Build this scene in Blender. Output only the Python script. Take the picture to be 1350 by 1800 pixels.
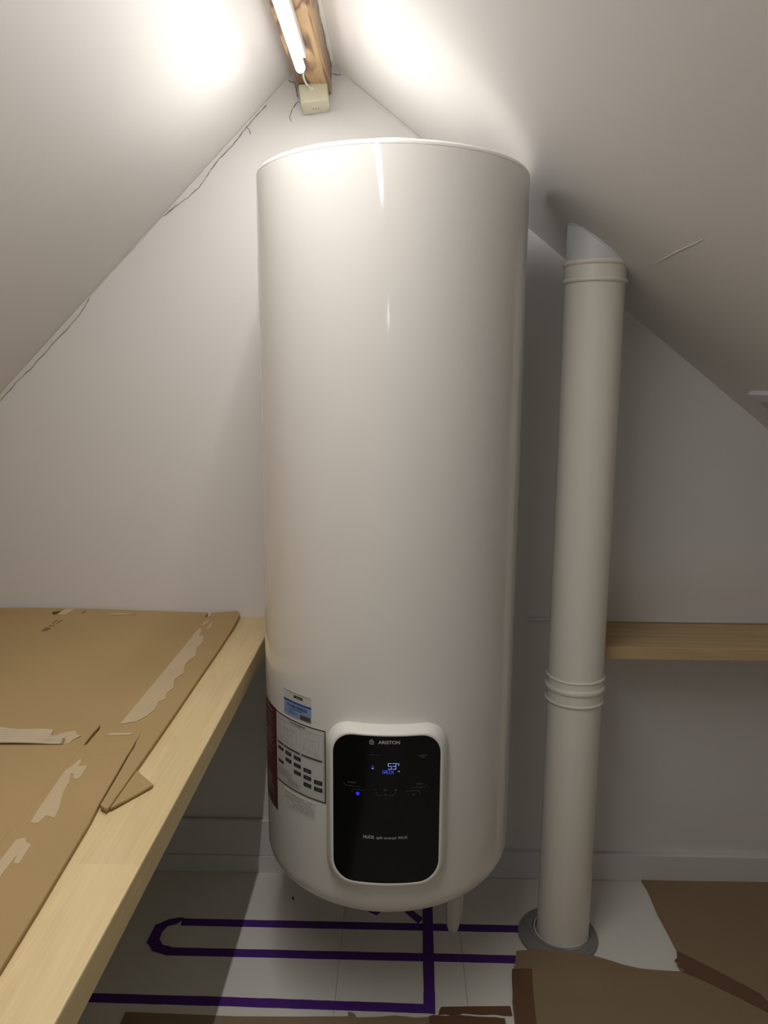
import bpy, bmesh, math, random
from mathutils import Vector, Matrix

for o in list(bpy.data.objects):
    bpy.data.objects.remove(o)
SC = bpy.context.scene
COL = SC.collection
random.seed(7)
R_ = math.radians

# ------------------------------------------------------------------ camera
EYE = Vector((0, 0, 1.25))
pitch, yaw, roll = R_(9.46), R_(1.3), R_(0.39)
fwd = Vector((-math.sin(yaw) * math.cos(pitch), math.cos(yaw) * math.cos(pitch), -math.sin(pitch)))
r0 = Vector((math.cos(yaw), math.sin(yaw), 0))
u0 = r0.cross(fwd)
rgt = r0 * math.cos(roll) + u0 * math.sin(roll)
upv = rgt.cross(fwd)
cam_data = bpy.data.cameras.new('camera')
cam_data.sensor_fit = 'VERTICAL'
cam_data.sensor_height = 36.0
cam_data.lens = 27.0
cam_data.clip_start = 0.02
cam = bpy.data.objects.new('camera', cam_data)
m = Matrix((rgt, upv, -fwd)).transposed().to_4x4()
m.translation = EYE
cam.matrix_world = m
COL.objects.link(cam)
SC.camera = cam

# ------------------------------------------------------------------ world, exposure
w = bpy.data.worlds.new('world')
SC.world = w
w.use_nodes = True
w.node_tree.nodes['Background'].inputs[0].default_value = (0.02, 0.02, 0.02, 1)
w.node_tree.nodes['Background'].inputs[1].default_value = 1.0
SC.view_settings.view_transform = 'Standard'
SC.view_settings.look = 'None'
SC.view_settings.gamma = 1.0
SC.view_settings.use_curve_mapping = False
SC.view_settings.exposure = 0.0
TUBE_STRENGTH = 172.0
TUBE_COLOUR = (1.0, 0.975, 0.955)

# ------------------------------------------------------------------ materials
def new_mat(name):
    mt = bpy.data.materials.new(name)
    mt.use_nodes = True
    nt = mt.node_tree
    return mt, nt, nt.nodes['Principled BSDF']

def node(nt, kind, **kw):
    n = nt.nodes.new(kind)
    for k, v in kw.items():
        setattr(n, k, v)
    return n

def plain(name, col, rough=0.5, spec=0.5, metal=0.0, bump=0.0, bscale=200.0, var=0.0, vscale=6.0, coat=0.0):
    mt, nt, b = new_mat(name)
    b.inputs['Base Color'].default_value = (*col, 1)
    b.inputs['Roughness'].default_value = rough
    b.inputs['Specular IOR Level'].default_value = spec
    b.inputs['Metallic'].default_value = metal
    b.inputs['Coat Weight'].default_value = coat
    b.inputs['Coat Roughness'].default_value = 0.05
    tc = node(nt, 'ShaderNodeTexCoord')
    if var:
        n = node(nt, 'ShaderNodeTexNoise')
        n.inputs['Scale'].default_value = vscale
        n.inputs['Detail'].default_value = 5
        nt.links.new(tc.outputs['Object'], n.inputs['Vector'])
        mx = node(nt, 'ShaderNodeMix', data_type='RGBA')
        mx.inputs['A'].default_value = (*[c * (1 - var) for c in col], 1)
        mx.inputs['B'].default_value = (*[min(1, c * (1 + var)) for c in col], 1)
        nt.links.new(n.outputs['Fac'], mx.inputs['Factor'])
        nt.links.new(mx.outputs['Result'], b.inputs['Base Color'])
    if bump:
        n2 = node(nt, 'ShaderNodeTexNoise')
        n2.inputs['Scale'].default_value = bscale
        n2.inputs['Detail'].default_value = 3
        nt.links.new(tc.outputs['Object'], n2.inputs['Vector'])
        bp = node(nt, 'ShaderNodeBump')
        bp.inputs['Strength'].default_value = bump
        bp.inputs['Distance'].default_value = 0.002
        nt.links.new(n2.outputs['Fac'], bp.inputs['Height'])
        nt.links.new(bp.outputs['Normal'], b.inputs['Normal'])
    return mt

def emit(name, col, strength):
    mt, nt, b = new_mat(name)
    b.inputs['Base Color'].default_value = (*col, 1)
    b.inputs['Emission Color'].default_value = (*col, 1)
    b.inputs['Emission Strength'].default_value = strength
    return mt

def wood(name, c1, c2, c3, axis='Y', ring=9.0, stretch=0.06, distort=5.0, rough=0.45, stave=0.0, contrast=(0.35, 0.7)):
    """long grain along axis; fine fibres, broad growth bands and (stave) glued lamella tint"""
    mt, nt, b = new_mat(name)
    tc = node(nt, 'ShaderNodeTexCoord')
    mp = node(nt, 'ShaderNodeMapping')
    s = [1.0, 1.0, 1.0]
    s['XYZ'.index(axis)] = stretch
    mp.inputs['Scale'].default_value = s
    nt.links.new(tc.outputs['Object'], mp.inputs['Vector'])
    n1 = node(nt, 'ShaderNodeTexNoise')
    n1.inputs['Scale'].default_value = ring
    n1.inputs['Detail'].default_value = 3
    n1.inputs['Distortion'].default_value = distort * 0.2
    nt.links.new(mp.outputs['Vector'], n1.inputs['Vector'])
    mul = node(nt, 'ShaderNodeMath', operation='MULTIPLY')
    mul.inputs[1].default_value = distort
    nt.links.new(n1.outputs['Fac'], mul.inputs[0])
    fr = node(nt, 'ShaderNodeMath', operation='PINGPONG')
    fr.inputs[1].default_value = 0.5
    nt.links.new(mul.outputs[0], fr.inputs[0])
    dbl = node(nt, 'ShaderNodeMath', operation='MULTIPLY')
    dbl.inputs[1].default_value = 2.0
    nt.links.new(fr.outputs[0], dbl.inputs[0])
    ramp = node(nt, 'ShaderNodeValToRGB')
    ramp.color_ramp.elements[0].position = contrast[0]
    ramp.color_ramp.elements[0].color = (*c1, 1)
    ramp.color_ramp.elements[1].position = contrast[1]
    ramp.color_ramp.elements[1].color = (*c2, 1)
    e = ramp.color_ramp.elements.new(1.0)
    e.color = (*c3, 1)
    nt.links.new(dbl.outputs[0], ramp.inputs['Fac'])
    # fibres
    mp2 = node(nt, 'ShaderNodeMapping')
    s2 = [1.0, 1.0, 1.0]
    s2['XYZ'.index(axis)] = 0.02
    mp2.inputs['Scale'].default_value = s2
    nt.links.new(tc.outputs['Object'], mp2.inputs['Vector'])
    n2 = node(nt, 'ShaderNodeTexNoise')
    n2.inputs['Scale'].default_value = 260
    n2.inputs['Detail'].default_value = 2
    nt.links.new(mp2.outputs['Vector'], n2.inputs['Vector'])
    mx = node(nt, 'ShaderNodeMix', data_type='RGBA', blend_type='MULTIPLY')
    mx.inputs['Factor'].default_value = 0.18
    nt.links.new(ramp.outputs['Color'], mx.inputs['A'])
    nt.links.new(n2.outputs['Fac'], mx.inputs['B'])
    out = mx.outputs['Result']
    if stave:
        br = node(nt, 'ShaderNodeTexBrick')
        br.inputs['Scale'].default_value = 1.0
        br.inputs['Mortar Size'].default_value = 0.0
        br.inputs['Brick Width'].default_value = 0.55
        br.inputs['Row Height'].default_value = stave
        br.inputs['Color1'].default_value = (0.92, 0.91, 0.90, 1)
        br.inputs['Color2'].default_value = (1, 1, 1, 1)
        mp3 = node(nt, 'ShaderNodeMapping')
        if axis == 'Y':
            mp3.inputs['Rotation'].default_value = (0, 0, R_(90))
        nt.links.new(tc.outputs['Object'], mp3.inputs['Vector'])
        nt.links.new(mp3.outputs['Vector'], br.inputs['Vector'])
        mx2 = node(nt, 'ShaderNodeMix', data_type='RGBA', blend_type='MULTIPLY')
        mx2.inputs['Factor'].default_value = 1.0
        nt.links.new(out, mx2.inputs['A'])
        nt.links.new(br.outputs['Color'], mx2.inputs['B'])
        out = mx2.outputs['Result']
    nt.links.new(out, b.inputs['Base Color'])
    b.inputs['Roughness'].default_value = rough
    return mt

M = {
    'wall': plain('wall_paint', (0.79, 0.77, 0.755), 0.7, 0.25, bump=0.05, bscale=90, var=0.02, vscale=2.0),
    'ceil': plain('ceiling_paint', (0.80, 0.785, 0.765), 0.65, 0.3, bump=0.10, bscale=55, var=0.015, vscale=2.0),
    'floor': plain('white_floor_board', (0.86, 0.85, 0.79), 0.42, 0.4, bump=0.05, bscale=120, var=0.03, vscale=5.0),
    'gapdark': plain('floor_underlay', (0.10, 0.09, 0.08), 0.9),
    'trim': plain('white_trim_paint', (0.74, 0.73, 0.72), 0.4, 0.4),
    'caulk': plain('old_caulk', (0.74, 0.73, 0.70), 0.6, 0.3, bump=0.3, bscale=60),
    'crack': plain('crack_dark', (0.17, 0.155, 0.14), 0.9, 0.1),
    'enamel': plain('white_enamel', (0.85, 0.83, 0.79), 0.09, 0.5, bump=0.012, bscale=120, coat=0.0),
    'plastic': plain('white_plastic', (0.88, 0.86, 0.81), 0.35, 0.4),
    'cap': plain('cap_plastic', (0.84, 0.83, 0.80), 0.3, 0.4),
    'glass': plain('black_glass', (0.004, 0.004, 0.0045), 0.15, 0.18),
    'print_grey': plain('silver_print', (0.55, 0.55, 0.55), 0.4),
    'print_dim': plain('dim_grey_print', (0.16, 0.16, 0.165), 0.5),
    'print_faint': plain('faint_grey_print', (0.03, 0.03, 0.033), 0.35),
    'lcd': emit('lcd_blue', (0.30, 0.42, 1.0), 0.75),
    'lcd2': emit('lcd_deep_blue', (0.08, 0.14, 1.0), 0.6),
    'led': emit('led_blue', (0.02, 0.02, 1.0), 1.1),
    'paper': plain('sticker_paper', (0.66, 0.65, 0.63), 0.5),
    'paper_dim': plain('clear_sticker', (0.78, 0.76, 0.72), 0.4),
    'ink': plain('black_ink', (0.03, 0.028, 0.028), 0.5),
    'ink_brown': plain('brown_ink', (0.10, 0.075, 0.065), 0.5),
    'ink_grey': plain('grey_ink', (0.27, 0.26, 0.25), 0.5),
    'red': plain('red_sticker', (0.13, 0.012, 0.022), 0.35, 0.5),
    'pale_ink': plain('pale_ink', (0.62, 0.52, 0.52), 0.5),
    'blue': plain('blue_sticker', (0.28, 0.40, 0.66), 0.45),
    'blue_dark': plain('dark_blue_sticker', (0.035, 0.085, 0.36), 0.45),
    'blue_ink': plain('navy_ink', (0.07, 0.10, 0.22), 0.5),
    'bracket': plain('galvanised_bracket', (0.6, 0.6, 0.6), 0.4, metal=0.8),
    'wrap': plain('white_pipe_wrap', (0.72, 0.70, 0.67), 0.6, bump=0.3, bscale=150),
    'ivory': plain('ivory_pipe', (0.88, 0.85, 0.77), 0.25, 0.5, bump=0.015, bscale=40),
    'pvc_white': plain('pale_pvc', (0.74, 0.76, 0.76), 0.4, 0.4, var=0.03, vscale=14),
    'rubber': plain('grey_rubber', (0.27, 0.265, 0.25), 0.35, 0.5, bump=0.1, bscale=70, var=0.12, vscale=20),
    'sealant': plain('white_sealant', (0.62, 0.60, 0.55), 0.5),
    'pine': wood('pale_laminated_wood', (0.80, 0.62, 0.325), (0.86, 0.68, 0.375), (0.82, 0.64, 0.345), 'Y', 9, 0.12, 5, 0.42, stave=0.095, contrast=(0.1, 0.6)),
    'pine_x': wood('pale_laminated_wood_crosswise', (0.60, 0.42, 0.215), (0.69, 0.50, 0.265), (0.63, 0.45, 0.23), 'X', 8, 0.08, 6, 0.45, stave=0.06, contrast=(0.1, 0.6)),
    'beam': wood('stained_beam_wood', (0.16, 0.080, 0.036), (0.44, 0.275, 0.125), (0.52, 0.345, 0.17), 'Y', 30, 0.10, 4, 0.3, contrast=(0.16, 0.50)),
    'box': plain('cream_box_plastic', (0.62, 0.60, 0.45), 0.4),
    'cable': plain('white_cable', (0.75, 0.74, 0.70), 0.4),
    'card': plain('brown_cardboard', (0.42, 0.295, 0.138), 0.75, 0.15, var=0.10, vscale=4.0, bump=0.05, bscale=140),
    'card_edge': plain('cardboard_inner', (0.46, 0.33, 0.185), 0.8, 0.1, var=0.08, vscale=8),
    'remnant': plain('torn_paper_tape', (0.54, 0.42, 0.265), 0.6, 0.2, var=0.08, vscale=12),
    'flute': plain('exposed_corrugation', (0.56, 0.46, 0.32), 0.8, 0.1, var=0.10, vscale=30),
    'cardprint': plain('brown_print', (0.22, 0.14, 0.07), 0.8, 0.1),
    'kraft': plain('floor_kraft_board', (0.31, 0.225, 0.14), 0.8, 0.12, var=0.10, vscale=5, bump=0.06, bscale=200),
    'packtape': plain('brown_packing_tape', (0.17, 0.085, 0.047), 0.3, 0.4, var=0.10, vscale=15),
    'purple': plain('purple_masking_tape', (0.085, 0.022, 0.23), 0.6, 0.3, var=0.12, vscale=30, bump=0.1, bscale=300),
    'vent_white': plain('vent_white', (0.78, 0.76, 0.77), 0.4),
    'lamp_base': plain('lamp_base_white', (0.80, 0.80, 0.80), 0.4),
    'tube': emit('lit_tube', TUBE_COLOUR, TUBE_STRENGTH),
    'tube_back': emit('frosted_tube_glow', TUBE_COLOUR, 5.0),
}

# ------------------------------------------------------------------ helpers
def mesh_obj(name, verts, faces, mat, parent=None, smooth=None):
    me = bpy.data.meshes.new(name)
    me.from_pydata([tuple(v) for v in verts], [], faces)
    me.validate()
    bm = bmesh.new()
    bm.from_mesh(me)
    loose = [v for v in bm.verts if not v.link_faces]
    if loose:
        bmesh.ops.delete(bm, geom=loose, context='VERTS')
    bmesh.ops.recalc_face_normals(bm, faces=bm.faces)
    bm.to_mesh(me)
    bm.free()
    return link(name, me, mat, parent, smooth)

def link(name, me, mat, parent=None, smooth=None):
    if mat:
        me.materials.clear()
        me.materials.append(M[mat])
    if smooth is not None:
        me.shade_smooth()
        me.set_sharp_from_angle(angle=R_(smooth))
    o = bpy.data.objects.new(name, me)
    COL.objects.link(o)
    if parent:
        o.parent = parent
        o.matrix_parent_inverse = parent.matrix_world.inverted()
    return o

def empty(name, loc):
    o = bpy.data.objects.new(name, None)
    o.location = loc
    o.empty_display_size = 0.05
    COL.objects.link(o)
    o.matrix_world = Matrix.Translation(loc)
    return o

def tag(o, label, cat=None, group=None, kind=None):
    if label:
        o['label'] = label
    if cat:
        o['category'] = cat
    if group:
        o['group'] = group
    if kind:
        o['kind'] = kind
    return o

def struct(o, label=None):
    o['kind'] = 'structure'
    if label:
        o['label'] = label
    return o

def box(name, lo, hi, mat, parent=None, bevel=0.0, seg=2):
    bm = bmesh.new()
    bmesh.ops.create_cube(bm, size=1)
    for v in bm.verts:
        v.co = Vector([(lo[i] + hi[i]) / 2 + v.co[i] * (hi[i] - lo[i]) for i in range(3)])
    if bevel:
        bmesh.ops.bevel(bm, geom=list(bm.edges), offset=bevel, segments=seg, profile=0.5, affect='EDGES')
    me = bpy.data.meshes.new(name)
    bm.to_mesh(me)
    bm.free()
    return link(name, me, mat, parent, 20 if bevel else None)

def slab(name, pts, z0, z1, mat, parent=None, holes=(), zfun=None, sub=0):
    """solid sheet of outline pts (x, y), with real holes, between z0 and z1"""
    cu = bpy.data.curves.new(name, 'CURVE')
    cu.dimensions = '2D'
    cu.fill_mode = 'BOTH'
    cu.extrude = (z1 - z0) / 2
    for ring in [pts] + list(holes):
        sp = cu.splines.new('POLY')
        sp.points.add(len(ring) - 1)
        for p, q in zip(sp.points, ring):
            p.co = (q[0], q[1], 0, 1)
        sp.use_cyclic_u = True
    tmp = bpy.data.objects.new('tmp', cu)
    COL.objects.link(tmp)
    dg = bpy.context.evaluated_depsgraph_get()
    me = bpy.data.meshes.new_from_object(tmp.evaluated_get(dg))
    bpy.data.objects.remove(tmp)
    bpy.data.curves.remove(cu)
    me.name = name
    bm = bmesh.new()
    bm.from_mesh(me)
    bmesh.ops.remove_doubles(bm, verts=bm.verts, dist=1e-6)
    if sub:
        xs = [v.co.x for v in bm.verts]
        ys = [v.co.y for v in bm.verts]
        for ax, vals in ((0, xs), (1, ys)):
            a, b = min(vals), max(vals)
            n = int((b - a) / sub)
            for i in range(1, n):
                co = [0, 0, 0]
                no = [0, 0, 0]
                co[ax] = a + (b - a) * i / n
                no[ax] = 1
                bmesh.ops.bisect_plane(bm, geom=bm.verts[:] + bm.edges[:] + bm.faces[:], plane_co=co, plane_no=no)
    zm = (z0 + z1) / 2
    for v in bm.verts:
        v.co.z += zm
        if zfun:
            v.co.z += zfun(v.co.x, v.co.y)
    bmesh.ops.recalc_face_normals(bm, faces=bm.faces)
    bm.to_mesh(me)
    bm.free()
    return link(name, me, mat, parent)

def lathe(name, prof, cx, cy, mat, parent=None, n=96, smooth=35, fn=None, closed=False):
    verts, faces = [], []
    k = len(prof)
    for i in range(n):
        a = 2 * math.pi * i / n
        for r, z in prof:
            rr = r if fn is None else fn(r, z, a)
            verts.append((cx + rr * math.cos(a), cy + rr * math.sin(a), z))
    for i in range(n):
        j = (i + 1) % n
        for q in range(k if closed else k - 1):
            p = (q + 1) % k
            faces.append((i * k + q, j * k + q, j * k + p, i * k + p))
    if not closed:
        for q in (0, k - 1):
            if prof[q][0] > 1e-5:
                faces.append([i * k + q for i in range(n)])
    return mesh_obj(name, verts, faces, mat, parent, smooth)

def tube(name, pts, rad, mat, parent=None, n=10, cyc=False):
    """swept round tube through pts; rad number or list"""
    P = [Vector(p) for p in pts]
    verts, faces = [], []
    for i, p in enumerate(P):
        t = (P[min(i + 1, len(P) - 1)] - P[max(i - 1, 0)]).normalized()
        a = t.cross(Vector((0.13, 0.21, 0.97)) if abs(t.z) < 0.9 else Vector((1, 0.1, 0))).normalized()
        b = t.cross(a)
        r = rad[i] if isinstance(rad, (list, tuple)) else rad
        for k in range(n):
            th = 2 * math.pi * k / n
            verts.append(p + (a * math.cos(th) + b * math.sin(th)) * r)
    for i in range(len(P) - 1):
        for k in range(n):
            l = (k + 1) % n
            faces.append((i * n + k, i * n + l, (i + 1) * n + l, (i + 1) * n + k))
    faces.append(list(range(n)))
    faces.append([(len(P) - 1) * n + k for k in range(n)])
    return mesh_obj(name, verts, faces, mat, parent, 40)

def smooth_path(pts, n=6):
    P = [Vector(p) for p in pts]
    out = []
    for i in range(len(P) - 1):
        p0, p1, p2, p3 = P[max(i - 1, 0)], P[i], P[i + 1], P[min(i + 2, len(P) - 1)]
        for k in range(n):
            t = k / n
            out.append(0.5 * ((2 * p1) + (p2 - p0) * t + (2 * p0 - 5 * p1 + 4 * p2 - p3) * t * t + (3 * p1 - p0 - 3 * p2 + p3) * t ** 3))
    out.append(P[-1])
    return out

# ------------------------------------------------------------------ the room shell
WY = 1.812             # back wall face
FY = -6.6              # wall behind the viewer
RX, RZ = -0.2001, 1.969
SL, SR = 0.999, 0.778  # roof pitches
KL, KR = -1.75, 1.95   # knee walls
def zl(x): return RZ + SL * (x - RX)
def zr(x): return RZ - SR * (x - RX)
T = 0.06

floor = struct(box('floor', (KL, FY, -0.06), (KR, WY, -0.012), 'gapdark'), 'white painted board floor')
xb = KL
seams = [-1.48, -1.209, -0.938, -0.667, -0.1255, 0.1465, 0.417, 0.688, 0.959, 1.23, 1.50]
edges = [KL] + seams + [KR]
for a, b in zip(edges[:-1], edges[1:]):
    box('floor_board', (a + 0.0003, FY, -0.012), (b - 0.0003, WY, 0.0), 'floor', floor, 0.0004, 1)

def gable(name, y0, y1, mat):
    poly = [(KL - T, -T), (KR + T, -T), (KR + T, zr(KR + T) + 0.02), (RX, RZ + 0.03), (KL - T, zl(KL - T) + 0.02)]
    v = [(x, y0, z) for x, z in poly] + [(x, y1, z) for x, z in poly]
    n = len(poly)
    f = [list(range(n)), list(range(n, 2 * n))] + [(i, (i + 1) % n, n + (i + 1) % n, n + i) for i in range(n)]
    return mesh_obj(name, v, f, mat)
wall_back = struct(gable('wall_back', WY, WY + T, 'wall'), 'warm grey painted gable wall behind the water heater')
wall_front = struct(gable('wall_front', FY - T, FY, 'wall'), 'painted gable wall at the other end of the attic')
struct(box('wall_left', (KL - T, FY, 0), (KL, WY, zl(KL)), 'wall'), 'low knee wall under the left roof slope')
struct(box('wall_right', (KR, FY, 0), (KR + T, WY, zr(KR)), 'wall'), 'low knee wall under the right roof slope')

def slope(name, x0, z0, x1, z1, nx, nz, label):
    v = []
    for y in (FY, WY):
        v += [(x0, y, z0), (x1, y, z1), (x1 + nx * T, y, z1 + nz * T), (x0 + nx * T, y, z0 + nz * T)]
    f = [(0, 1, 2, 3), (4, 5, 6, 7), (0, 1, 5, 4), (1, 2, 6, 5), (2, 3, 7, 6), (3, 0, 4, 7)]
    return struct(mesh_obj(name, v, f, 'ceil'), label)
al, ar = math.atan(SL), math.atan(SR)
ceil_l = slope('ceiling_left', KL - 0.02, zl(KL - 0.02), RX, RZ, -math.sin(al), math.cos(al), 'steep painted ceiling slope left of the ridge beam')
ceil_r = slope('ceiling_right', RX, RZ, KR + 0.02, zr(KR + 0.02), math.sin(ar), math.cos(ar), 'painted ceiling slope right of the ridge beam')

# plaster joint ridge in the right slope
pts = []
for i in range(13):
    t = i / 12
    x = 0.4466 - 0.0012 * t + 0.0006 * math.sin(9 * t)
    pts.append((x - 0.6142 * 0.0002, 1.452 - 0.244 * t, zr(x) - 0.0002))
tube('plaster_ridge', pts, [0.00025 * math.sin(math.pi * (0.04 + 0.92 * i / 12)) + 0.0002 for i in range(13)], 'ceil', ceil_r, 8)

# caulk bead with cracked lower edge where the left slope meets the gable wall
def caulk_bead(x0, x1, width_fn, zf, sgn, steps=70):
    v, f = [], []
    for i in range(steps + 1):
        x = x0 + (x1 - x0) * i / steps
        w_ = width_fn(x)
        z = zf(x)
        v += [(x, WY - 0.0004, z + 0.001), (x, WY - 0.004 - 0.0008 * math.sin(i), z - 0.001), (x, WY - 0.0012, z - w_), (x, WY + 0.001, z - w_ - 0.0004)]
    for i in range(steps):
        for k in range(3):
            f.append((i * 4 + k, i * 4 + 4 + k, i * 4 + 5 + k, i * 4 + 1 + k))
    return mesh_obj('caulk_bead', v, f, 'caulk', wall_back, 60)
rnd = random.Random(3)
CRACK_A = [(-0.307, 1.855), (-0.334, 1.828), (-0.347, 1.814), (-0.359, 1.801), (-0.384, 1.772), (-0.415, 1.743), (-0.433, 1.721), (-0.445, 1.705), (-0.464, 1.681), (-0.487, 1.662), (-0.527, 1.635), (-0.545, 1.620)]
CRACK_B = [(-0.723, 1.443), (-0.732, 1.427), (-0.745, 1.409), (-0.759, 1.393), (-0.805, 1.347), (-0.850, 1.303), (-0.872, 1.280), (-0.916, 1.240), (-0.951, 1.203), (-0.99, 1.163)]
def wl(x):
    """the bead ends at the crack where there is one"""
    for line in (CRACK_A, CRACK_B):
        for (xa, za), (xc, zc_) in zip(line[:-1], line[1:]):
            if xc <= x <= xa:
                t = (xa - x) / (xa - xc)
                return max(0.003, zl(x) - (za + (zc_ - za) * t)) + rnd.uniform(-0.0006, 0.0006)
    return 0.004 + 0.001 * math.sin(x * 60)
caulk_bead(-0.98, -0.27, wl, zl, 1, 110)
def wr(x):
    return 0.006 + 0.003 * math.sin(x * 41) * math.sin(x * 19) + rnd.uniform(-0.0006, 0.0006)
caulk_bead(-0.14, 0.06, wr, zr, -1, 40)

def crack(pts, r=0.0009, jit=0.0016):
    P = smooth_path([(x, 0, z) for x, z in pts], 4)
    Q = []
    for i, p in enumerate(P):
        Q.append((p.x + rnd.uniform(-jit, jit) * 0.5, WY - 0.0014, p.z + rnd.uniform(-jit, jit)))
    return tube('crack', Q, [r * (0.45 + 0.9 * rnd.random()) for _ in Q], 'crack', wall_back, 6)
crack(CRACK_A, 0.00065)
crack(CRACK_B, 0.0006)
crack([(-0.354, 1.810), (-0.345, 1.803), (-0.343, 1.794)], 0.0006, 0.0006)
crack([(-0.640, 1.528), (-0.628, 1.540)], 0.0005, 0.0005)
crack([(-0.235, 1.862), (-0.245, 1.853), (-0.255, 1.831), (-0.252, 1.822)], 0.0006, 0.001)
crack([(-0.258, 1.906), (-0.250, 1.901), (-0.243, 1.900), (-0.240, 1.884), (-0.236, 1.868)], 0.0008, 0.0012)
crack([(-0.161, 1.919), (-0.150, 1.916), (-0.141, 1.917)], 0.0007, 0.0005)
crack([(-0.02, 1.826), (0.002, 1.808), (0.016, 1.797)], 0.0006, 0.0006)

# skirting and wall strips
bl = struct(box('baseboard_left', (KL, WY - 0.012, 0.048), (-0.03, WY, 0.147), 'trim', None, 0.002, 1), 'tall white skirting behind the left workbench')
box('skirting_foot', (KL, WY - 0.0125, 0.0), (-0.03, WY, 0.0475), 'trim', bl, 0.001, 1)
br_ = struct(box('baseboard_right', (-0.03, WY - 0.015, 0.0), (KR, WY, 0.0735), 'trim', None, 0.003, 2), 'low white skirting right of the water heater')
struct(box('trim_1', (0.3115, WY - 0.007, 0.6845), (1.44, WY, 0.692), 'trim', None, 0.0015, 1), 'thin white strip on the wall along the shelf back')

# ------------------------------------------------------------------ ridge beam
BZ = 1.875
beam_v, beam_f = [], []
ny = 60
prof = [(-0.2325, 1.9365), (-0.2325, BZ + 0.004), (-0.2285, BZ), (-0.1675, BZ), (-0.1625, BZ + 0.005), (-0.1625, 1.9395)]
for i in range(ny + 1):
    y = FY + (WY - FY) * i / ny
    wob = 0.0008 * math.sin(i * 1.7) + 0.0006 * math.sin(i * 0.61)
    for k, (x, z) in enumerate(prof):
        beam_v.append((x + (wob if k in (2, 3, 4) else 0), y, z + (0.0006 * math.sin(i * 2.3 + k) if k in (2, 3) else 0)))
np_ = len(prof)
for i in range(ny):
    for k in range(np_):
        l = (k + 1) % np_
        beam_f.append((i * np_ + k, i * np_ + l, (i + 1) * np_ + l, (i + 1) * np_ + k))
beam_f += [list(range(np_)), [ny * np_ + k for k in range(np_)]]
beam = mesh_obj('ridge_beam', beam_v, beam_f, 'beam', None, 40)
tag(beam, 'brown stained wooden ridge beam along the top of the attic', 'beam')
# ragged plaster edge beside the beam
rv, rf = [], []
n = 90
for i in range(n + 1):
    y = 0.4 + (WY - 0.4) * i / n
    j = rnd.uniform(0, 0.008) + 0.003 * math.sin(i * 0.7)
    rv += [(-0.1628, y, 1.9392 - 0.004 - j), (-0.1600, y, 1.9392 - 0.006 - j), (-0.1555, y, zr(-0.1555) - 0.0004), (-0.1550, y, zr(-0.155) + 0.002)]
for i in range(n):
    for k in range(3):
        rf.append((i * 4 + k, i * 4 + 4 + k, i * 4 + 5 + k, i * 4 + 1 + k))
struct(mesh_obj('trim_2', rv, rf, 'caulk', None, 30), 'ragged plaster edge along the right side of the ridge beam')

# ------------------------------------------------------------------ tube lamp (the only light)
def make_lamp(y0, y1, label, cable):
    lamp = empty('tube_light', (-0.203, (y0 + y1) / 2, BZ))
    tag(lamp, label, 'lamp', 'tube lamps under the ridge beam')
    box('lamp_base', (-0.216, y0 + 0.02, 1.857), (-0.189, y1 - 0.03, BZ + 0.0004), 'lamp_base', lamp, 0.003, 2)
    prof = []
    r = 0.0095
    verts, faces = [], []
    n = 24
    rings = [(y0, 0.0), (y0, r * 0.5), (y0 + 0.003, r * 0.85), (y0 + 0.008, r)] + [(y0 + 0.008 + (y1 - y0 - 0.016) * i / 12, r) for i in range(1, 13)] + [(y1 - 0.003, r * 0.85), (y1, r * 0.5), (y1, 0.0)]
    for y, rr in rings:
        for k in range(n):
            a = 2 * math.pi * k / n
            verts.append((-0.2032 + rr * math.cos(a), y, 1.8495 + rr * math.sin(a)))
    for i in range(len(rings) - 1):
        for k in range(n):
            l = (k + 1) % n
            faces.append((i * n + k, i * n + l, (i + 1) * n + l, (i + 1) * n + k))
    # LED tube: opaque back shell, glowing diffuser over the lower part of the round
    lo = [f for f in faces if all((verts[i][2] - 1.8495) <= -0.85 * math.hypot(verts[i][0] + 0.2032, verts[i][2] - 1.8495) + 1e-6 for i in f)]
    hi = [f for f in faces if f not in lo]
    mesh_obj('diffuser', verts, lo, 'tube', lamp, 60)
    mesh_obj('back_shell', verts, hi, 'tube_back', lamp, 60)
    if cable:
        tube('power_cable', smooth_path([(-0.2000, 1.585, 1.868), (-0.2035, 1.640, 1.8665), (-0.2080, 1.680, 1.866), (-0.2075, 1.715, 1.866), (-0.2035, 1.736, 1.866), (-0.2010, 1.7455, 1.864)], 6), 0.0021, 'cable', lamp, 10)
make_lamp(-0.05, 1.602, 'lit white tube lamp under the ridge beam above the water heater', True)
make_lamp(-5.30, -3.65, 'lit white tube lamp under the far end of the ridge beam', False)

jb = empty('junction_box', (-0.197, 1.775, 1.834))
tag(jb, 'small cream plastic junction box at the end of the ridge beam', 'box')
bx_ = box('box_body', (-0.0300, -0.033, -0.0185), (0.0310, 0.033, 0.0195), 'box', None, 0.004, 3)
bx_.rotation_euler = (R_(-3), R_(-7), R_(3))
bx_.location = (-0.1965, 1.7765, 1.8562)
bx_.parent = jb
bx_.matrix_parent_inverse = jb.matrix_world.inverted()
for dx in (-0.005, 0.001, 0.006):
    d = box('cover_mark', (-0.0008, -0.0010, -0.0004), (0.0012, 0.0010, 0.0004), 'ink_brown')
    d.parent = bx_
    d.location = (dx, 0.004, -0.0196)
d = lathe('cable_entry', [(0.0035, 0), (0.0035, 0.0015), (0.0020, 0.0015)], 0, 0, 'cable', None, 16)
d.parent = bx_
d.rotation_euler = (R_(90), 0, 0)
d.location = (-0.002, -0.0325, 0.008)

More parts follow.
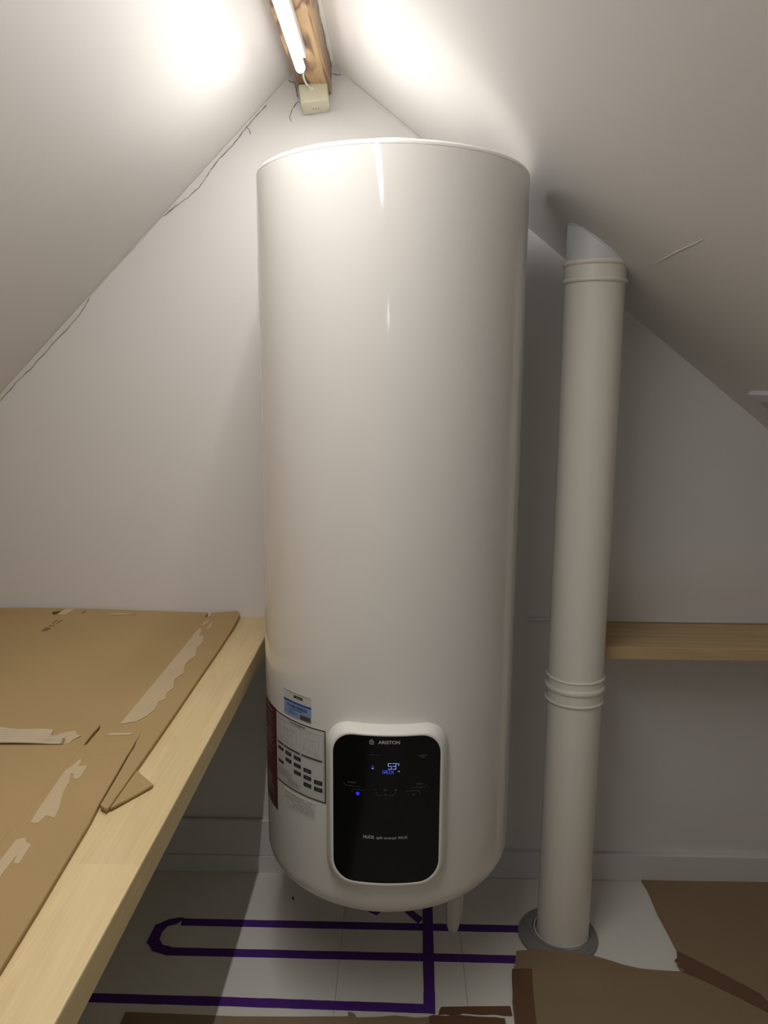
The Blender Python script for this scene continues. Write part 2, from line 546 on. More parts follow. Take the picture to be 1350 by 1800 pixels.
# ------------------------------------------------------------------ water heater
TX, TY, TR = -0.0222, 1.518, 0.2525
TZ0, TZ1 = 0.272, 1.632
bpy.context.view_layer.update()
heater = empty('water_heater', (TX, TY, TZ0))
tag(heater, 'tall white cylindrical wall hung water heater with black control panel', 'water heater')
prof = [(0.0, TZ0 + 0.006), (0.12, TZ0 + 0.003)]
rb = 0.05
for i in range(11):
    a = math.pi / 2 * i / 10
    prof.append((TR - rb + rb * math.sin(a), TZ0 + rb - rb * math.cos(a)))
for z in (0.5, 0.8, 1.1, 1.4):
    prof.append((TR, z))
prof.append((TR, TZ1 - 0.0142))
lathe('tank_shell', prof, TX, TY, 'enamel', heater, 160, 40)
# top cap with a rolled lip and a shallow dome
cp = [(TR - 0.004, TZ1 - 0.0140), (TR + 0.0002, TZ1 - 0.0138)]
for i in range(7):
    a = math.pi / 2 * i / 6
    cp.append((TR - 0.006 + 0.006 * math.cos(a), TZ1 - 0.0115 + 0.006 * math.sin(a)))
cp += [(0.215, TZ1 - 0.0005), (0.18, TZ1 + 0.0065), (0.15, TZ1 + 0.0165), (0.125, TZ1 + 0.030), (0.11, TZ1 + 0.0365), (0.09, TZ1 + 0.0410), (0.05, TZ1 + 0.043), (0.0, TZ1 + 0.043)]
lathe('top_cap', cp, TX, TY, 'enamel', heater, 160, 40)

def cyl(deg, z, r):
    a = R_(deg)
    return (TX + r * math.sin(a), TY - r * math.cos(a), z)

def patch_geo(d0, d1, z0, z1, r):
    n = max(1, int(abs(d1 - d0) / 1.5))
    v, f = [], []
    for i in range(n + 1):
        d = d0 + (d1 - d0) * i / n
        v += [cyl(d, z0, r), cyl(d, z1, r)]
    for i in range(n):
        f.append((2 * i, 2 * i + 2, 2 * i + 3, 2 * i + 1))
    return v, f

def join_geo(parts):
    V, F = [], []
    for v, f in parts:
        k = len(V)
        V += v
        F += [[i + k for i in q] for q in f]
    return V, F

def cyl_mesh(name, geo, mat, parent):
    me = bpy.data.meshes.new(name)
    me.from_pydata(geo[0], [], geo[1])
    return link(name, me, mat, parent)

def patch(name, d0, d1, z0, z1, r, mat, parent):
    return cyl_mesh(name, patch_geo(d0, d1, z0, z1, r), mat, parent)

def sheet(name, d0, d1, z0, z1, r0_, r1_, mat, parent):
    """sticker with its own thin edge, lying on the shell"""
    n = max(1, int(abs(d1 - d0) / 1.5))
    v, f = [], []
    for i in range(n + 1):
        d = d0 + (d1 - d0) * i / n
        v += [cyl(d, z0, r0_), cyl(d, z0, r1_), cyl(d, z1, r1_), cyl(d, z1, r0_)]
    for i in range(n):
        for k in range(4):
            l = (k + 1) % 4
            f.append((4 * i + k, 4 * i + l, 4 * i + 4 + l, 4 * i + 4 + k))
    f += [(0, 1, 2, 3), (4 * n, 4 * n + 1, 4 * n + 2, 4 * n + 3)]
    return mesh_obj(name, v, f, mat, parent)

def stroke_geo(pts, wd, r):
    """polyline of (deg, z) points drawn wd metres wide on the cylinder"""
    out = []
    k = math.pi / 180 * r
    fine = [pts[0]]
    for (a, b) in zip(pts[:-1], pts[1:]):
        ns = max(1, int(abs(b[0] - a[0]) / 1.5 + 0.999))
        fine += [(a[0] + (b[0] - a[0]) * i / ns, a[1] + (b[1] - a[1]) * i / ns) for i in range(1, ns + 1)]
    pts = fine
    for (a, b) in zip(pts[:-1], pts[1:]):
        du, dz = (b[0] - a[0]) * k, b[1] - a[1]
        L = math.hypot(du, dz) or 1e-9
        nu, nz = -dz / L * wd / 2, du / L * wd / 2
        eu, ez = du / L * wd / 2, dz / L * wd / 2
        q = [((a[0] * k - eu + s * nu) / k, a[1] - ez + s * nz) for s in (-1, 1)] + [((b[0] * k + eu + s * nu) / k, b[1] + ez + s * nz) for s in (1, -1)]
        out.append(([cyl(d, z, r) for d, z in q], [[0, 3, 2, 1]]))
    return join_geo(out)

def text_geo(s, d0, d1, z0, z1, r, bold=0.0, space=1.0):
    cu = bpy.data.curves.new('t', 'FONT')
    cu.body = s
    cu.size = 1
    cu.offset = bold
    cu.space_character = space
    cu.resolution_u = 3
    tmp = bpy.data.objects.new('t', cu)
    COL.objects.link(tmp)
    dg = bpy.context.evaluated_depsgraph_get()
    me = bpy.data.meshes.new_from_object(tmp.evaluated_get(dg))
    bpy.data.objects.remove(tmp)
    bpy.data.curves.remove(cu)
    xs = [v.co.x for v in me.vertices]
    ys = [v.co.y for v in me.vertices]
    a, b, c, e = min(xs), max(xs), min(ys), max(ys)
    V = [cyl(d0 + (v.co.x - a) / (b - a) * (d1 - d0), z0 + (v.co.y - c) / (e - c) * (z1 - z0), r) for v in me.vertices]
    F = [list(p.vertices) for p in me.polygons]
    bpy.data.meshes.remove(me)
    return V, F

# ---- control panel
def rrect(hw_deg, zlo, zhi, rad, r, c=0.3, n=8):
    hw = R_(hw_deg) * r
    pts = []
    for cx_, cz_, a0 in ((hw - rad, zhi - rad, 0), (-hw + rad, zhi - rad, 90), (-hw + rad, zlo + rad, 180), (hw - rad, zlo + rad, 270)):
        for i in range(n + 1):
            a = R_(a0 + 90 * i / n)
            pts.append((cx_ + rad * math.cos(a), cz_ + rad * math.sin(a)))
    # add points along the long top and bottom edges so they follow the curve
    out = []
    for i, p in enumerate(pts):
        q = pts[(i + 1) % len(pts)]
        out.append(p)
        dl = math.hypot(q[0] - p[0], q[1] - p[1])
        if dl > 0.02:
            k = 10
            for j in range(1, k):
                out.append((p[0] + (q[0] - p[0]) * j / k, p[1] + (q[1] - p[1]) * j / k))
    return [(c + math.degrees(u / r), z) for u, z in out]

rings = [
    (25.4, 0.3510, 0.6625, 0.046, TR - 0.001),
    (25.2, 0.3520, 0.6620, 0.046, TR + 0.004),
    (23.6, 0.3575, 0.6610, 0.045, TR + 0.016),
    (21.6, 0.3655, 0.6590, 0.043, TR + 0.0255),
    (20.6, 0.3705, 0.6575, 0.041, TR + 0.0295),
    (20.0, 0.3730, 0.6555, 0.039, TR + 0.0305),
    (19.5, 0.3752, 0.6538, 0.0375, TR + 0.0300),
    (19.4, 0.3760, 0.6532, 0.037, TR + 0.0270),
]
V, F = [], []
for hw, a, b, rad, r in rings:
    V += [cyl(d, z, r) for d, z in rrect(hw, a, b, rad, r)]
k = len(V) // len(rings)
for i in range(len(rings) - 1):
    for j in range(k):
        l = (j + 1) % k
        F.append((i * k + j, i * k + l, (i + 1) * k + l, (i + 1) * k + j))
panel = mesh_obj('control_panel', V, F, 'plastic', heater, 50)
tag(panel, 'white bezel with black glass control front')
# glass: rows following the rounded outline
GR = TR + 0.0292
hw, a, b, rad = R_(19.45) * GR, 0.3756, 0.6535, 0.037
rows = [a + rad * (1 - math.cos(math.pi / 2 * i / 8)) for i in range(9)] + [b - rad * (1 - math.sin(math.pi / 2 * i / 8)) for i in range(9)]
rows = sorted(set(rows))
V, F = [], []
nc = 26
for z in rows:
    e = 0.0
    if z < a + rad:
        e = rad - math.sqrt(max(0, rad ** 2 - (a + rad - z) ** 2))
    elif z > b - rad:
        e = rad - math.sqrt(max(0, rad ** 2 - (z - b + rad) ** 2))
    for c in range(nc + 1):
        u = (-1 + 2 * c / nc) * (hw - e)
        V.append(cyl(0.3 + math.degrees(u / GR), z, GR))
for i in range(len(rows) - 1):
    for c in range(nc):
        F.append((i * (nc + 1) + c, i * (nc + 1) + c + 1, (i + 1) * (nc + 1) + c + 1, (i + 1) * (nc + 1) + c))
mesh_obj('glass_front', V, F, 'glass', panel, 60)
PR = GR + 0.0005
cyl_mesh('brand_lettering', text_geo('ARISTON', -2.62, 4.92, 0.6395, 0.6458, PR, 0.018), 'print_grey', panel)
hx, hz = -5.0, 0.6425
cyl_mesh('house_emblem', join_geo([
    stroke_geo([(hx - 0.62, hz - 0.0035), (hx - 0.62, hz + 0.0015), (hx, hz + 0.0048), (hx + 0.62, hz + 0.0015), (hx + 0.62, hz - 0.0035), (hx - 0.62, hz - 0.0035)], 0.0011, PR),
    stroke_geo([(hx - 0.12, hz), (hx + 0.12, hz)], 0.0016, PR)]), 'print_grey', panel)
cyl_mesh('model_lettering', text_geo('NUOS', -7.9, -3.98, 0.4612, 0.4672, PR, 0.022), 'print_grey', panel)
cyl_mesh('model_lettering', text_geo('split inverter WI-FI', -3.25, 7.85, 0.4595, 0.4668, PR, 0.0), 'print_grey', panel)

def seg(ch, d0, d1, z0, z1, wd):
    zm = (z0 + z1) / 2
    dm = (d0 + d1) / 2
    S = {
        'a': [(d0, z1), (d1, z1)], 'b': [(d1, zm), (d1, z1)], 'c': [(d1, z0), (d1, zm)], 'd': [(d0, z0), (d1, z0)],
        'e': [(d0, z0), (d0, zm)], 'f': [(d0, zm), (d0, z1)], 'g': [(d0, zm), (d1, zm)], 'h': [(dm, zm), (d1, zm)],
        'k': [(dm, zm), (d1, z0)], 'm': [(d0, z1), (dm, zm)], 'n': [(dm, zm), (d1, z1)], 'l': [(d0, zm), (dm, zm)]}
    code = {'5': 'afgcd', '3': 'abgcd', 'C': 'afed', 'G': 'afedch', 'R': 'afebgk', 'E': 'afedl', 'N': 'efbcmk'}[ch]
    return join_geo([stroke_geo(S[q], wd, PR) for q in code])
cyl_mesh('temperature_digits', join_geo([
    seg('5', 0.88, 2.02, 0.5936, 0.6040, 0.0008), seg('3', 2.48, 3.60, 0.5936, 0.6040, 0.0008),
    seg('C', 4.42, 4.78, 0.6008, 0.6036, 0.0006),
    stroke_geo([(3.98, 0.6044), (4.16, 0.6044), (4.16, 0.6036), (3.98, 0.6036), (3.98, 0.6044)], 0.0004, PR)]), 'lcd', panel)
letters = []
for i, ch in enumerate('GREEN'):
    d0 = -1.02 + i * 0.80
    letters.append(seg(ch, d0, d0 + 0.56, 0.5852, 0.5909, 0.00048))
cyl_mesh('mode_readout', join_geo(letters), 'lcd2', panel)
cyl_mesh('display_icon', join_geo([stroke_geo([(4.35, 0.5893), (4.7, 0.5893)], 0.0007, PR), patch_geo(4.66, 4.98, 0.5884, 0.5900, PR)]), 'lcd', panel)
cyl_mesh('display_icon', patch_geo(-4.85, -4.25, 0.5932, 0.5945, PR), 'lcd', panel)
cyl_mesh('display_icon', stroke_geo([(-4.80, 0.5948), (-4.80, 0.5980), (-4.65, 0.5987), (-4.42, 0.5987), (-4.28, 0.5980), (-4.28, 0.5948)], 0.0004, PR), 'lcd2', panel)
for txt, q in (('MODE+', (-13.5, -10.3, 0.5632, 0.5660)), ('MENU', (10.86, 13.2, 0.5627, 0.5656)), ('SET', (-0.69, 0.75, 0.5532, 0.5562)), ('i/P', (9.5, 10.7, 0.5434, 0.5464))):
    cyl_mesh('key_lettering', text_geo(txt, *q, PR), 'print_dim', panel)
cyl_mesh('minus_sign', stroke_geo([(-3.75, 0.5547), (-3.3, 0.5547)], 0.0008, PR), 'print_dim', panel)
cyl_mesh('plus_sign', join_geo([stroke_geo([(3.3, 0.5547), (3.85, 0.5547)], 0.0008, PR), stroke_geo([(3.575, 0.5533), (3.575, 0.5561)], 0.0008, PR)]), 'print_dim', panel)
cyl_mesh('set_arrow', ([cyl(-0.28, 0.5470, PR), cyl(0.28, 0.5470, PR), cyl(0.0, 0.5440, PR)], [[0, 2, 1]]), 'print_dim', panel)
for q in ([(-15.02, 0.5621), (-14.2, 0.5578), (-8.7, 0.5576)], [(-12.17, 0.5455), (-11.75, 0.5520), (-7.11, 0.5522)], [(-3.34, 0.5495), (-2.55, 0.5450), (-1.15, 0.5440)],
          [(1.35, 0.5440), (2.75, 0.5449), (3.67, 0.5505)], [(8.98, 0.5576), (14.42, 0.5576), (14.99, 0.5620)], [(7.26, 0.5524), (11.85, 0.5520), (12.42, 0.5455)]):
    cyl_mesh('key_outline', stroke_geo(q, 0.0005, PR), 'print_dim', panel)
cyl_mesh('display_edge', stroke_geo([(-5.6, 0.6195), (-4.0, 0.6195)], 0.0004, PR), 'print_dim', panel)
cyl_mesh('display_edge', stroke_geo([(-3.4, 0.6195), (-1.2, 0.6195)], 0.0003, PR), 'print_dim', panel)
cyl_mesh('corner_mark', ([cyl(10.9, 0.6180, PR), cyl(15.1, 0.6180, PR), cyl(13.2, 0.6110, PR)], [[0, 2, 1]]), 'print_faint', panel)
V = [cyl(-9.88 + 0.62 * math.cos(2 * math.pi * i / 20), 0.545 + 0.0031 * math.sin(2 * math.pi * i / 20), PR) for i in range(20)]
led = cyl_mesh('power_light', (V, [list(range(20))]), 'led', panel)
tag(led, 'glowing blue power light')

# ---- stickers
S0, S1, S2 = TR - 0.0002, TR + 0.0005, TR + 0.0009
# blue barcode label
st = sheet('barcode_label', -49.8, -32.6, 0.6425, 0.6905, S0, S1, 'paper', heater)
tag(st, 'white and blue barcode label')
patch('header_rule', -49.8, -32.7, 0.6897, 0.6907, S2, 'ink_brown', st)
lg = patch('logo_plate', -42.6, -37.3, 0.6806, 0.6858, S2, 'ink', st)
cyl_mesh('logo_lettering', text_geo('ARISTON', -41.2, -37.9, 0.6820, 0.6842, S2 + 0.0004, 0.01), 'paper', st)
patch('blue_band', -49.7, -32.5, 0.6690, 0.6730, S2, 'blue_dark', st)
patch('blue_field', -49.6, -32.6, 0.6427, 0.6690, S2, 'blue', st)
bars = []
d = -47.0
rb_ = random.Random(5)
while d < -34.6:
    wdt = rb_.choice([0.16, 0.3, 0.5, 0.7])
    bars.append(patch_geo(d, min(d + wdt, -34.3), 0.6603, 0.6664, S2 + 0.0004))
    d += wdt + rb_.choice([0.14, 0.22, 0.4])
tag(cyl_mesh('barcode', join_geo(bars), 'blue_ink', st), None, kind='stuff')
tag(cyl_mesh('small_print', join_geo([patch_geo(-45, -37, 0.6570, 0.6582, S2 + 0.0004), patch_geo(-47, -42.5, 0.6535, 0.6542, S2 + 0.0004),
                                  patch_geo(-46, -40.5, 0.6505, 0.6512, S2 + 0.0004), patch_geo(-46.5, -41, 0.6478, 0.6485, S2 + 0.0004)]), 'blue_ink', st), None, kind='stuff')
patch('dark_field', -38.8, -33.0, 0.6440, 0.6525, S2 + 0.0004, 'ink_brown', st)
# instruction sheet
st = sheet('instruction_sticker', -57.0, -25.5, 0.4950, 0.6362, S0, S1, 'paper', heater)
tag(st, 'white wiring instruction sheet with dark border')
bw = 0.0026
bd = math.degrees(bw / TR)
cyl_mesh('sheet_border', join_geo([patch_geo(-57.0, -25.5, 0.6336, 0.6362, S2), patch_geo(-57.0, -25.5, 0.4950, 0.4976, S2), patch_geo(-25.5 - bd, -25.5, 0.4976, 0.6336, S2)]), 'ink_brown', st)
cyl_mesh('sheet_title', text_geo('Tier Bridgefter', -45.9, -35.9, 0.6262, 0.6318, S2, 0.015), 'ink_brown', st)
for a, b in ((-55.9, -50.7), (-50.2, -39.15), (-38.4, -27.1)):
    patch('header_bar', a, b, 0.5733, 0.5768, S2, 'ink_brown', st)
boxes = [(-55.4, -50.8, 0.5608, 0.5672), (-55.3, -50.8, 0.5342, 0.5405), (-49.2, -44.8, 0.5600, 0.5675), (-49.2, -44.8, 0.5458, 0.5533),
         (-43.1, -38.75, 0.5597, 0.5675), (-43.1, -38.75, 0.5452, 0.5527), (-43.1, -38.75, 0.5307, 0.5382),
         (-37.2, -32.9, 0.5436, 0.5516), (-37.2, -32.9, 0.5296, 0.5376), (-37.2, -32.9, 0.5152, 0.5232),
         (-31.5, -27.2, 0.5278, 0.5358), (-31.5, -27.2, 0.5142, 0.5222)]
for a, b, c, e in boxes:
    q = patch('wiring_box', a, b, c, e, S2, 'ink', st)
tag(cyl_mesh('wiring_box_lettering', join_geo([patch_geo(a + 1.0, b - 1.0, (c + e) / 2 + dz, (c + e) / 2 + dz + 0.0006, S2 + 0.0003) for a, b, c, e in boxes for dz in (0.001, -0.0014)]), 'ink_grey', st), None, kind='stuff')
lines = []
for z in (0.6245,):
    lines.append(stroke_geo([(x, z) for x in range(-56, -26, 2)] + [(-26.6, z)], 0.0005, S2))
lines.append(stroke_geo([(-26.6, 0.6245), (-26.6, 0.4995)], 0.0004, S2))
for x in (-50.4, -38.7):
    lines.append(stroke_geo([(x, 0.6235), (x, 0.578)], 0.0003, S2))
lines.append(stroke_geo([(x, 0.572) for x in range(-56, -26, 2)], 0.0004, S2))
lines.append(stroke_geo([(x, 0.6105) for x in (-38, -36, -34, -32, -30, -29)], 0.0003, S2))
lines.append(stroke_geo([(-38.0, 0.619), (-36, 0.619), (-34, 0.619), (-32, 0.619), (-29, 0.619), (-29, 0.579), (-32, 0.579)], 0.0003, S2))
lines.append(stroke_geo([(-32.1, 0.619), (-32.1, 0.579)], 0.0003, S2))
for x, z in ((-36.4, 0.5885), (-33.6, 0.5865), (-30.4, 0.5855)):
    lines.append(stroke_geo([(x - 0.7, z - 0.002), (x - 0.7, z + 0.003), (x + 0.4, z + 0.003), (x + 0.4, z - 0.002), (x - 0.7, z - 0.002)], 0.0005, S2))
    lines.append(stroke_geo([(x - 0.3, z + 0.013), (x, z + 0.013)], 0.0010, S2))
    lines.append(stroke_geo([(x - 0.2, z + 0.008), (x, z + 0.008)], 0.0006, S2))
for x in (-47.8, -44.2, -53.5):
    lines.append(stroke_geo([(x - 1.2, 0.612), (x + 1.6, 0.612)], 0.0005, S2))
    lines.append(stroke_geo([(x, 0.609), (x, 0.586)], 0.0003, S2))
    lines.append(stroke_geo([(x - 0.6, 0.586), (x + 0.9, 0.586)], 0.0007, S2))
lines.append(stroke_geo([(-45.8, 0.615), (-43, 0.615), (-41.2, 0.612), (-41.2, 0.590)], 0.0004, S2))
for i in range(5):
    lines.append(stroke_geo([(-56, 0.5255 - i * 0.0034), (-51, 0.5255 - i * 0.0034), (-45.5 + (i % 2) * 0.8, 0.5255 - i * 0.0034)], 0.0007, S2))
for i in range(5):
    lines.append(stroke_geo([(-48 + i * 0.0, 0.5125 - i * 0.0026), (-44, 0.5125 - i * 0.0026), (-40.5 + (i % 3) * 0.7, 0.5125 - i * 0.0026)], 0.0006, S2))
tag(cyl_mesh('wiring_lines', join_geo(lines), 'ink_grey', st), None, kind='stuff')
# red warning sheet wrapping round the side
st = sheet('warning_sticker', -92.0, -57.4, 0.4262, 0.6362, S0, S1, 'red', heater)
tag(st, 'dark red warning sticker')
lines = []
rw = random.Random(9)
z = 0.626
while z > 0.548:
    lines.append(stroke_geo([(-84, z), (-76, z), (-68, z), (-60.5 - rw.uniform(0, 3), z)], 0.0016, S2))
    z -= rw.choice([0.0085, 0.012, 0.0065])
for z in (0.537, 0.533):
    lines.append(stroke_geo([(-80, z), (-72, z), (-64.5, z)], 0.0013, S2))
for z in (0.468, 0.462, 0.452):
    lines.append(stroke_geo([(-80, z), (-70, z), (-61, z)], 0.0015, S2))
tag(cyl_mesh('warning_lettering', join_geo(lines), 'pale_ink', st), None, kind='stuff')
patch('grey_code_field', -72, -63.5, 0.4735, 0.4865, S2, 'ink_grey', st)
patch('yellow_mark', -61.6, -60.6, 0.5225, 0.5260, S2, 'packtape', st)
# rating plate
st = sheet('rating_plate', -50.6, -30.7, 0.4540, 0.4885, S0, S1, 'paper_dim', heater)
lines = [stroke_geo([(x, 0.4868) for x in (-50, -46, -42, -38, -34, -31.2)] + [(-31.2, 0.456)], 0.0003, S2)]
for i in range(7):
    zz = 0.484 - i * 0.0040
    x = -49.8
    while x < -32.5:
        L = rw.uniform(0.8, 2.8)
        if rw.random() < 0.78:
            lines.append(stroke_geo([(x, zz), (min(x + L, -31.8), zz)], 0.0009, S2))
        x += L + rw.uniform(0.25, 0.8)
for x in (-44, -38.3, -35.4):
    lines.append(stroke_geo([(x, 0.480), (x, 0.456)], 0.00025, S2))
tag(cyl_mesh('rating_lettering', join_geo(lines), 'ink_grey', st), None, kind='stuff')

# ---- brackets to the wall and pipe work under the tank
for z in (0.55, 1.35):
    box('wall_bracket', (TX - 0.17, TY + 0.17, z), (TX + 0.17, WY - 0.0008, z + 0.05), 'bracket', heater, 0.003, 1)
def stub(r, z, a):
    return r * (1 + 0.035 * math.sin(7 * a) + 0.02 * math.sin(13 * a + 1))
dp = lathe('drain_pipe', [(0.006, 0.080), (0.0105, 0.083), (0.0135, 0.092), (0.0155, 0.115), (0.0165, 0.145), (0.017, 0.19), (0.017, 0.285)], 0.1215, 1.500, 'wrap', heater, 40, 50, stub)
tag(dp, 'white wrapped drain pipe hanging below the tank')
tube('pipe_wrap_strip', [(0.1385, 1.5035, 0.285), (0.1388, 1.5035, 0.19), (0.1375, 1.5035, 0.145), (0.1345, 1.503, 0.115), (0.131, 1.502, 0.095)], [0.0062, 0.006, 0.0055, 0.0045, 0.002], 'wrap', heater, 10)
for dx in (-0.06, 0.06):
    lathe('water_pipe', [(0.011, 0.235), (0.011, 0.30)], TX + dx, TY + 0.12, 'bracket', heater, 20)

# ------------------------------------------------------------------ vent pipe
PX_, PY_ = 0.3805, 1.592
pipe = empty('vent_pipe', (PX_, PY_, 0.0))
tag(pipe, 'ivory vertical vent pipe from floor to sloping ceiling right of the heater', 'pipe')
pr_ = 0.0583
lathe('lower_pipe', [(pr_, 0.0), (pr_, 0.60)], PX_, PY_, 'ivory', pipe, 72)
lathe('upper_pipe', [(pr_ + 0.0006, 0.60), (pr_ + 0.0006, 1.48)], PX_, PY_, 'ivory', pipe, 72)
# top piece cut along the roof slope
V, F = [], []
nn = 72
for i in range(nn):
    a = 2 * math.pi * i / nn
    x, y = PX_ + pr_ * math.cos(a), PY_ + pr_ * math.sin(a)
    V += [(x, y, min(1.47, zr(x) - 0.001)), (x, y, zr(x) + 0.004)]
for i in range(nn):
    j = (i + 1) % nn
    F.append((2 * i, 2 * j, 2 * j + 1, 2 * i + 1))
tag(mesh_obj('ceiling_piece', V, F, 'pvc_white', pipe, 40), 'paler pipe end cut to the ceiling slope')
# sealant around the cut
pts = []
for i in range(nn + 1):
    a = 2 * math.pi * i / nn
    x, y = PX_ + (pr_ + 0.0008) * math.cos(a), PY_ + (pr_ + 0.0008) * math.sin(a)
    pts.append((x, y, zr(x) - 0.001))
tube('sealant_bead', pts, [0.0012 + 0.0012 * rnd.random() for _ in pts], 'pvc_white', pipe, 6)
def ring(name, z, dr, h, mat='ivory'):
    p = [(pr_ - 0.001, z - h / 2)]
    for i in range(9):
        a = -math.pi / 2 + math.pi * i / 8
        p.append((pr_ + 0.0004 + dr * math.cos(a), z + h / 2 * math.sin(a)))
    p.append((pr_ - 0.001, z + h / 2))
    return lathe(name, p, PX_, PY_, mat, pipe, 72, 60, closed=True)
def sleeve(z0, z1, dr):
    return lathe('sleeve', [(pr_ - 0.001, z0), (pr_ + dr, z0), (pr_ + dr, z1), (pr_ - 0.001, z1)], PX_, PY_, 'ivory', pipe, 72, 40, closed=True)
# cut the top sleeve where it would pass the slope: stays below the slope on its high side
sleeve(1.450, 1.4835, 0.0022)
ring('pipe_ring', 1.4855, 0.0052, 0.012)
ring('pipe_ring', 1.4525, 0.0048, 0.010)
sleeve(0.582, 0.632, 0.0022)
ring('pipe_ring', 0.6335, 0.0040, 0.006)
ring('pipe_ring', 0.6105, 0.0060, 0.014)
ring('pipe_ring', 0.5815, 0.0048, 0.007)
fc = lathe('floor_collar', [(0.0585, 0.0), (0.0905, 0.0), (0.0905, 0.004), (0.0885, 0.0075), (0.0845, 0.0082), (0.0835, 0.0074), (0.0815, 0.0090), (0.0785, 0.0102), (0.0775, 0.0093), (0.0755, 0.0108), (0.0715, 0.0122), (0.0705, 0.0113), (0.0685, 0.0128), (0.0655, 0.0135), (0.0635, 0.018), (0.0585, 0.018)], PX_ - 0.010, PY_ + 0.002, 'rubber', pipe, 72, 30, closed=True)
tag(fc, 'grey rubber floor collar')
lathe('sealant_ring', [(0.0588, 0.010), (0.0625, 0.010), (0.0622, 0.0200), (0.0588, 0.0205)], PX_ - 0.004, PY_, 'sealant', pipe, 72, 50, closed=True)

# ------------------------------------------------------------------ workbench tops
SZ = 0.684
XE = -0.305
bench = box('workbench_top', (-1.484, -0.30, 0.642), (XE, WY, SZ), 'pine', None, 0.0025, 2)
tag(bench, 'pale laminated wooden bench top under the cardboard left of the heater', 'bench')
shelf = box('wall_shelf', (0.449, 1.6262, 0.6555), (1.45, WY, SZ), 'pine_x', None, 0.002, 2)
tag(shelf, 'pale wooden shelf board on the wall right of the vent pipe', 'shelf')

# ------------------------------------------------------------------ cardboard on the bench
CZ0, CZ1 = SZ + 0.0008, SZ + 0.0080
def lift(x, y):
    t = max(0.0, (y - 1.70) / 0.106)
    l = 0.007 * t * t * (0.6 + 0.5 * math.sin(7 * x + 1.4))
    l += 0.0012 * (1 + math.sin(9 * x) * math.sin(7 * y))
    if x > -0.42 and y > 1.60:
        l += 0.004 * ((y - 1.60) / 0.2) ** 2
    l -= 0.0015 * math.exp(-((y - 1.10) / 0.012) ** 2)
    return max(l, 0.0)
outline = [(-1.28, 1.805), (-0.86, 1.806), (-0.60, 1.807), (-0.4715, 1.807), (-0.4705, 1.772),
           (-0.462, 1.774), (-0.4605, 1.807), (-0.397, 1.807), (-0.389, 1.79), (-0.386, 1.72), (-0.3845, 1.56), (-0.384, 1.37), (-0.3835, 1.17),
           (-0.3840, 1.04), (-0.3845, 0.941), (-0.386, 0.930), (-0.3972, 0.938), (-0.4030, 1.024), (-0.4092, 1.10), (-0.4168, 1.168), (-0.4130, 1.10), (-0.4072, 1.024), (-0.4008, 0.9395), (-0.3965, 0.90), (-0.386, 0.736), (-0.379, 0.60), (-0.372, 0.35), (-0.372, -0.1), (-1.28, -0.1)]
slit = [(-0.493, 1.185), (-0.4855, 1.160), (-0.4850, 1.110), (-0.4905, 1.103), (-0.4925, 1.150)]
slit2 = [(-0.776, 1.776), (-0.772, 1.800), (-0.765, 1.797), (-0.768, 1.776)]
card = slab('cardboard_sheet', outline, CZ0, CZ1, 'card', None, [slit, slit2, [(-0.838, 1.766), (-0.849, 1.790), (-0.824, 1.801), (-0.829, 1.767)]], lift, 0.04)
tag(card, 'flattened brown cardboard box with torn tape on the left bench', 'cardboard')
def top(x, y): return lift(x, y) + 0.0
def remnant(name, pts, mat, th=0.0006, dz=0.0):
    return slab(name, pts, CZ1 + 0.0001 + dz, CZ1 + th + dz, mat, card, (), lift, 0.03)
# the strip beside the cut and the bent corner below it
slab('bent_corner', [(-0.3830, 1.037), (-0.346, 0.999), (-0.3835, 0.936)], CZ0, CZ0 + 0.0042, 'card', card, (), lambda x, y: 0.001)
remnant('torn_tape', [(-0.459, 1.179), (-0.462, 1.686), (-0.453, 1.682), (-0.448, 1.632), (-0.439, 1.637), (-0.428, 1.590), (-0.432, 1.555), (-0.422, 1.509), (-0.429, 1.475), (-0.428, 1.448), (-0.419, 1.411), (-0.427, 1.374), (-0.417, 1.335), (-0.422, 1.310), (-0.417, 1.284), (-0.425, 1.271), (-0.421, 1.241), (-0.426, 1.212), (-0.436, 1.191)], 'remnant', 0.0012)
remnant('torn_tape', [(-0.464, 1.712), (-0.457, 1.753), (-0.452, 1.740), (-0.457, 1.712)], 'remnant')
remnant('torn_tape', [(-0.445, 1.682), (-0.444, 1.735), (-0.439, 1.731), (-0.438, 1.687)], 'remnant')
remnant('torn_tape', [(-0.475, 0.930), (-0.483, 1.024), (-0.478, 1.042), (-0.475, 1.061), (-0.471, 1.052), (-0.469, 1.037), (-0.457, 1.042), (-0.454, 1.011), (-0.455, 1.002), (-0.462, 1.004), (-0.466, 1.015), (-0.471, 1.017), (-0.464, 0.994), (-0.460, 0.967), (-0.455, 0.948), (-0.449, 0.930), (-0.444, 0.904), (-0.457, 0.910), (-0.460, 0.892), (-0.470, 0.892), (-0.472, 0.906)], 'remnant')
remnant('torn_tape', [(-0.462, 0.775), (-0.468, 0.808), (-0.470, 0.856), (-0.461, 0.861), (-0.455, 0.851), (-0.447, 0.847), (-0.443, 0.809), (-0.450, 0.810), (-0.454, 0.828), (-0.453, 0.785)], 'remnant')
remnant('torn_tape', [(-0.468, 1.138), (-0.461, 1.147), (-0.424, 1.149), (-0.431, 1.142)], 'remnant')
remnant('torn_tape', [(-0.70, 1.770), (-0.672, 1.772), (-0.655, 1.778), (-0.64, 1.780), (-0.665, 1.781), (-0.70, 1.776)], 'remnant', 0.002)
remnant('peeled_corner', [(-0.822, 1.800), (-0.795, 1.802), (-0.806, 1.764), (-0.827, 1.765)], 'remnant', 0.001)
